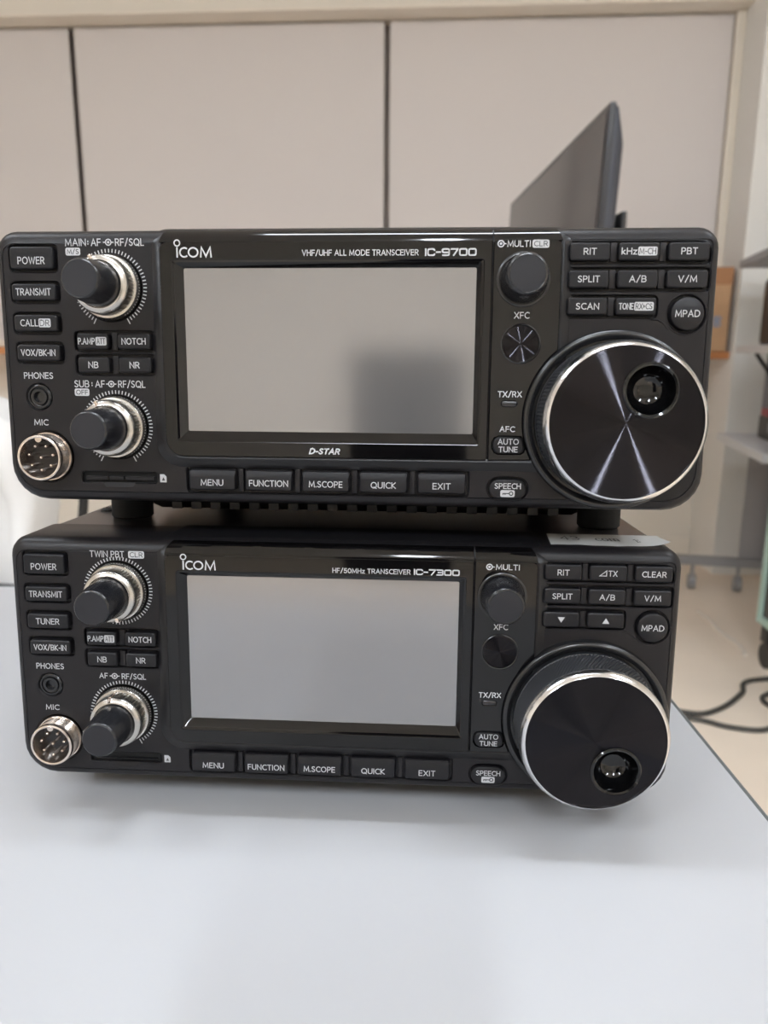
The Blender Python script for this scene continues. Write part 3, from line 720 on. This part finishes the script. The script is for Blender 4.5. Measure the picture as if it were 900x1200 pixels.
# ceiling lamps
def lamp(x, y, lab, mt, turn):
    rt = empty('ceiling_light', (x, y, 2.62), (0, 0, PI / 2 if turn else 0)); tag(rt, lab, 'ceiling light', 'ceiling lights')
    hw = .055 if turn else .11
    bm = bmesh.new(); box(bm, -.45, .45, -hw - .03, hw + .03, -.06, 0, .01); mesh_obj('housing', bm, 'ceiling', rt)
    bm = bmesh.new(); box(bm, -.42, .42, -hw, hw, -.075, -.058, .004); mesh_obj('diffuser', bm, mt, rt)
    R_room(rt)
for yy, fr in ((-1.9, 'rear'), (.27, 'front')):
    for xx, sd_ in ((-1.5, 'left'), (.0, 'centre'), (1.5, 'right')):
        lamp(xx, yy, f'long white ceiling lamp, {fr} row, {sd_} one', 'lamp' if fr == 'rear' else 'lamp_dim', fr == 'rear')

# ------------------------------------------------------------------ the table
rt = empty('work_table', (0, 0, 0)); tag(rt, 'white laminate table with dark edge band, carrying the two radios', 'table')
X0, X1, Y0, Y1 = -1.66, .1465, -.10, .533
bm = bmesh.new(); box(bm, X0 + .002, X1 - .002, Y0 + .002, Y1 - .002, TABLE_Z - .025, TABLE_Z, .0006); mesh_obj('table_top', bm, 'table', rt)
bm = bmesh.new()
f = lambda e, z: [(x, y, z) for x, y in rr(X0 - e, X1 + e, Y0 - e, Y1 + e, .006, 3)]
loft(bm, [f(-.003, TABLE_Z - .0235), f(.0012, TABLE_Z - .023), f(.0026, TABLE_Z - .012), f(.0012, TABLE_Z - .002), f(-.001, TABLE_Z + .0002), f(-.003, TABLE_Z - .001)], False, False)
mesh_obj('edge_band', bm, 'tableedge', rt, True)
for sx in (X0 + .12, X1 - .12):
    bm = bmesh.new(); box(bm, sx - .02, sx + .02, .2, .24, .06, TABLE_Z - .026, .004); box(bm, sx - .02, sx + .02, -.04, .47, .035, .07, .006); mesh_obj('leg', bm, 'steelgrey', rt)
    for cy in (-.02, .45):
        bm = bmesh.new(); n = 20
        loft(bm, [[(sx + x, cy + .018 * math.cos(2 * PI * i / n), .018 + .018 * math.sin(2 * PI * i / n)) for i in range(n)] for x in (-.01, .01)], True, True)
        mesh_obj('caster', bm, 'blackplastic', rt, True)
bm = bmesh.new(); box(bm, X0 + .14, X1 - .14, .27, .282, .38, TABLE_Z - .03, .003); mesh_obj('modesty_panel', bm, 'darkgrey', rt)

# ------------------------------------------------------------------ television on its stand
tv = empty('television', (.338, 1.975, 0), (0, R(2.4), R(1.2))); tag(tv, 'dark flat television seen almost edge-on above the upper radio', 'television')
zb, zt = .752, 1.313; hw_ = .49
bm = bmesh.new(); box(bm, 0, .012, -hw_, hw_, zb, zt, .003); mesh_obj('frame', bm, 'tvbezel', tv)
bm = bmesh.new(); box(bm, -.0015, .001, -hw_ + .012, hw_ - .012, zb + .02, zt - .012); mesh_obj('screen', bm, 'tvscreen', tv)
bm = bmesh.new()
loft(bm, [[(x, y, z) for y, z in rr(-hw_ + i, hw_ - i, zb + j, zt - j * .6, .01, 3)] for x, i, j in ((.0115, .004, .004), (.018, .004, .006), (.034, .012, .10), (.033, .05, .14))], True, True)
mesh_obj('back_cover', bm, 'tvback', tv, True)
sd = empty('television_stand', (.338, 1.975, 0), (0, 0, R(1.2))); tag(sd, 'grey upright stand with bracket carrying the television', 'stand')
bm = bmesh.new(); box(bm, .14, .19, -.05, .0, .06, 1.12, .006); mesh_obj('column', bm, 'steelgrey', sd)
bm = bmesh.new(); box(bm, .092, .105, -.40, .2, .85, 1.13, .004); box(bm, .105, .116, -.44, -.38, .9, 1.135, .004); box(bm, .10, .145, -.06, .01, .92, 1.08, .004); mesh_obj('bracket', bm, 'tvbezel', sd)
bm = bmesh.new(); box(bm, -.15, .2, -.33, -.27, .05, .08, .006); box(bm, -.15, .2, .23, .29, .05, .08, .006); box(bm, .13, .2, -.30, .26, .05, .08, .006); mesh_obj('base', bm, 'steelgrey', sd)
for cx in (-.12, .17):
    for cy in (-.3, .26):
        bm = bmesh.new(); n = 20
        loft(bm, [[(cx + .026 * math.cos(2 * PI * i / n), cy + y, .026 + .026 * math.sin(2 * PI * i / n)) for i in range(n)] for y in (-.012, .012)], True, True)
        mesh_obj('caster', bm, 'blackplastic', sd, True)

# ------------------------------------------------------------------ box on the sill
cb = empty('cardboard_box', (.92, 3.118, .874), (0, 0, R(-3))); tag(cb, 'brown cardboard box on the orange wooden window sill', 'box')
bm = bmesh.new(); box(bm, -.185, .185, -.078, .078, 0, .305, .002); mesh_obj('carton', bm, 'card', cb)
bm = bmesh.new(); box(bm, -.187, .187, -.080, .080, .245, .308, .002); mesh_obj('lid_flap', bm, 'cardflap', cb)
bm = bmesh.new()
for a in range(4):
    c0 = (.135 + .012 * (a % 2), .10 + .02 * (a // 2)); stroke(bm, circ(*c0, .008, 10), .004, 0, True)
for v in bm.verts: v.co = Vector((v.co.x, -.0788, v.co.y))
mesh_obj('print_mark', bm, 'blue', cb)
R_room(cb)

# ------------------------------------------------------------------ shelf rack on casters at the right
rk = empty('shelf_rack', (1.262, 2.74, 0), (0, 0, R(-12))); tag(rk, 'grey open shelf rack with white boards on casters, beside the right pillar', 'shelf rack')
# local x to the right, local -y towards the camera
L_ = .62; W_ = .5
for z, x0, mt in ((1.155, -.035, 'steelgrey'), (.868, -.02, 'shelf'), (.56, -.055, 'shelf'), ):
    bm = bmesh.new(); box(bm, x0, W_, -L_, 0, z, z + .026, .003); mesh_obj('shelf', bm, mt, rk)
bm = bmesh.new(); box(bm, -.16, W_, -.05, -.01, .095, .127, .004); box(bm, .14, .18, -L_, -.045, .095, .127, .004); mesh_obj('base_frame', bm, 'steelgrey', rk)
for (px, py) in ((.16, -.02), (W_ - .02, -.02), (.16, -L_ + .02), (W_ - .02, -L_ + .02)):
    bm = bmesh.new(); box(bm, px - .016, px + .016, py - .016, py + .016, .05, 1.18, .003); mesh_obj('post', bm, 'steelgrey', rk)
bm = bmesh.new(); box(bm, .06, W_, -.014, -.004, .126, .56); mesh_obj('back_panel', bm, 'darkgrey', rk)
bm = bmesh.new(); box(bm, .085, W_, -.014, -.004, .59, .868); mesh_obj('back_panel', bm, 'darkgrey', rk)
for px, py in ((-.10, -.03), (.06, -.03), (W_ - .05, -.03), (.16, -L_ + .05)):
    bm = bmesh.new(); n = 18
    loft(bm, [[(px + x, py + .028 * math.cos(2 * PI * i / n), .028 + .028 * math.sin(2 * PI * i / n)) for i in range(n)] for x in (-.012, .012)], True, True)
    box(bm, px - .006, px + .006, py - .006, py + .006, .028, .102); mesh_obj('caster', bm, 'steelgrey', rk, True)
def on_rack(name, lab, cat, parts, loc):
    r = empty(name, (0, 0, 0)); tag(r, lab, cat)
    for nm, m, bx_ in parts:
        bm = bmesh.new(); box(bm, *bx_); mesh_obj(nm, bm, m, r)
    r.matrix_world = Matrix.Translation((1.262, 2.74, 0)) @ Matrix.Rotation(R(-12), 4, 'Z') @ Matrix.Translation(loc)
    return r
on_rack('equipment_box', 'dark navy device standing on the upper middle shelf of the rack', 'device', (('body', 'navy', (0, .2, -.3, 0, 0, .22, .006)), ('front_plate', 'blackplastic', (-.006, .0, -.29, -.01, .01, .21, .003))), (.045, -.05, .894))
on_rack('tool_case', 'black case with a red lid on the lower white shelf of the rack', 'case', (('body', 'blackplastic', (0, .2, -.32, 0, 0, .075, .006)), ('lid', 'red', (.0, .1, -.12, -.02, .075, .10, .004)), ('latch', 'steelgrey', (-.006, .001, -.2, -.14, .03, .06, .002))), (.05, -.12, .586))
on_rack('paper_stack', 'pink and grey papers lying on the top shelf of the rack', 'papers', (('sheet_block', 'pink', (0, .2, -.2, 0, 0, .02, .001)), ('cover_sheet', 'darkgrey', (.01, .2, -.3, -.05, .02, .024, .001))), (.07, -.2, 1.181))
def tube(pts, r, n=8):
    bm = bmesh.new(); rings = []
    for i, p in enumerate(pts):
        p = Vector(p); d = (Vector(pts[min(i + 1, len(pts) - 1)]) - Vector(pts[max(i - 1, 0)])).normalized()
        a = d.orthogonal().normalized() if abs(d.z) > .9 else d.cross(Vector((0, 0, 1))).normalized(); b = d.cross(a)
        rings.append([tuple(p + (a * math.cos(2 * PI * k / n) + b * math.sin(2 * PI * k / n)) * r) for k in range(n)])
    loft(bm, rings, True, True); return bm
def spline(ps, k=8):
    out = []; ps = [Vector(p) for p in ps]
    for i in range(len(ps) - 1):
        p0 = ps[max(i - 1, 0)]; p1 = ps[i]; p2 = ps[i + 1]; p3 = ps[min(i + 2, len(ps) - 1)]
        for j in range(k):
            t_ = j / k
            out.append(.5 * ((2 * p1) + (p2 - p0) * t_ + (2 * p0 - 5 * p1 + 4 * p2 - p3) * t_ ** 2 + (3 * p1 - p0 - 3 * p2 + p3) * t_ ** 3))
    return [tuple(p) for p in out + [ps[-1]]]
# ------------------------------------------------------------------ mint framed cart
ct = empty('equipment_cart', (1.058, 2.04, 0), (0, 0, R(-2))); tag(ct, 'mint green framed equipment cart with smoked panels on black casters, at the right edge', 'cart')
cw, cd, cz0, cz1 = .5, .58, .125, .86
bm = bmesh.new()
e = .022
for x in (0, cw - e):
    for y in (-cd, -e): box(bm, x, x + e, y, y + e, cz0, cz1, .003)
for z in (cz0, cz1 - e):
    for y in (-cd, -e): box(bm, e, cw - e, y, y + e, z, z + e, .003)
    for x in (0, cw - e): box(bm, x, x + e, -cd + e, -e, z, z + e, .003)
mesh_obj('frame', bm, 'mint', ct)
bm = bmesh.new(); box(bm, .008, .013, -cd + e, -e, cz0 + e, cz1 - e); mesh_obj('side_panel', bm, 'smoke', ct)
bm = bmesh.new(); box(bm, cw - .013, cw - .008, -cd + e, -e, cz0 + e, cz1 - e); mesh_obj('side_panel', bm, 'smoke', ct)
bm = bmesh.new(); box(bm, e, cw - e, -.014, -.008, cz0 + e, cz1 - e); mesh_obj('back_panel', bm, 'smoke', ct)
bm = bmesh.new(); box(bm, .002, cw - .002, -cd + .002, -.002, cz1, cz1 + .018, .003); mesh_obj('top_board', bm, 'shelf', ct)
for x in (.03, cw - .03):
    for y in (-cd + .04, -.04):
        bm = bmesh.new(); n = 20
        loft(bm, [[(x + q, y + .036 * math.cos(2 * PI * i / n), .036 + .036 * math.sin(2 * PI * i / n)) for i in range(n)] for q in (-.014, .014)], True, True)
        box(bm, x - .022, x + .022, y - .02, y + .02, .075, .125, .003); mesh_obj('caster', bm, 'blackplastic', ct, True)
# ------------------------------------------------------------------ cables
c1 = mesh_obj('power_cable', tube(spline([(.42, 1.95, .006), (.60, 1.80, .006), (.748, 1.712, .006), (.83, 1.73, .006), (.93, 1.82, .006), (.99, 1.90, .006), (1.2, 1.93, .006)]), .0065), 'cable', None, True)
tag(c1, 'dark cable on the floor, the upper of two, running towards the green cart', 'cable')
c2 = mesh_obj('power_cable', tube(spline([(.40, 1.80, .006), (.60, 1.70, .006), (.745, 1.683, .006), (.82, 1.640, .006), (.90, 1.63, .006), (.97, 1.70, .006), (.975, 1.80, .006), (1.1, 1.86, .006)]), .0065), 'cable', None, True)
tag(c2, 'dark cable on the floor, the lower one curving in a loop near the table edge', 'cable')
c3 = mesh_obj('thin_cable', tube(spline([(1.072, 2.45, .004), (1.078, 2.37, .004), (1.068, 2.28, .004), (1.078, 2.16, .004), (1.06, 2.08, .004)]), .007), 'whitecable', None, True)
tag(c3, 'short white cable lying on the beige floor in front of the rack', 'cable')
rc = mesh_obj('hanging_cable', tube(spline([(.03, -.08, .868), (.06, -.10, .82), (.10, -.16, .76), (.18, -.2, .72), (.3, -.2, .70), (.4, -.2, .76)]), .007), 'cable', rk, True)

# ------------------------------------------------------------------ cloth covered chair at the left
ch = empty('covered_chair', (-.80, 1.45, 0), (0, 0, R(-8))); tag(ch, 'chair draped with white cloth beyond the table, at the left edge', 'chair')
bm = bmesh.new(); rings = []
for k in range(22):
    z = .22 + .64 * k / 21; s_ = 1 - .10 * (k / 21)
    rg = []
    for x, y in rr(-.24 * s_, .165 * s_, -.10, .10, .05, 8):
        wv = .012 * math.sin(x * 38 + z * 9) + .010 * math.sin(x * 17 - z * 21)
        zz = z - max(0, x + .02) * 1.0 * (k / 21) ** 2 + .02 * math.sin(x * 12) * (k / 21)
        rg.append((x + wv * .5, y * (1 - .45 * k / 21) + wv, zz))
    rings.append(rg)
loft(bm, rings, False, True); mesh_obj('cloth_cover', bm, 'cloth', ch, True)
for nm, pts in (('leg', [(.13, .05, 0), (.135, .05, .25), (.19, .06, .55), (.185, .06, .60), (.165, .05, .62), (.09, .04, .625)]), ('leg', [(-.2, .06, 0), (-.2, .06, .4)]), ('leg', [(.13, -.3, 0), (.13, -.3, .4), (.13, -.06, .4)]), ('leg', [(-.2, -.3, 0), (-.2, -.3, .4), (-.2, -.06, .4)])):
    mesh_obj(nm, tube(spline(pts), .0095), 'blackplastic', ch, True)
bm = bmesh.new(); box(bm, -.22, .15, -.33, .05, .40, .44, .012); mesh_obj('seat', bm, 'blackplastic', ch)

# ------------------------------------------------------------------ the phone that takes the picture (mirrored in the upper screen)
ph = empty('smartphone'); tag(ph, 'black smartphone held in front of the radios, mirrored in the upper screen', 'phone')
bm = bmesh.new()
loft(bm, [ring2(rr(-.061 + i, .019 - i, -.138 + i, .026 - i, .009 - i, 5), w) for i, w in ((.002, .003), (0, .0045), (0, .0095), (.002, .011))], True, True)
mesh_obj('phone_body', bm, 'blackplastic', ph, True)
ph.matrix_world = cam.matrix_world.copy()
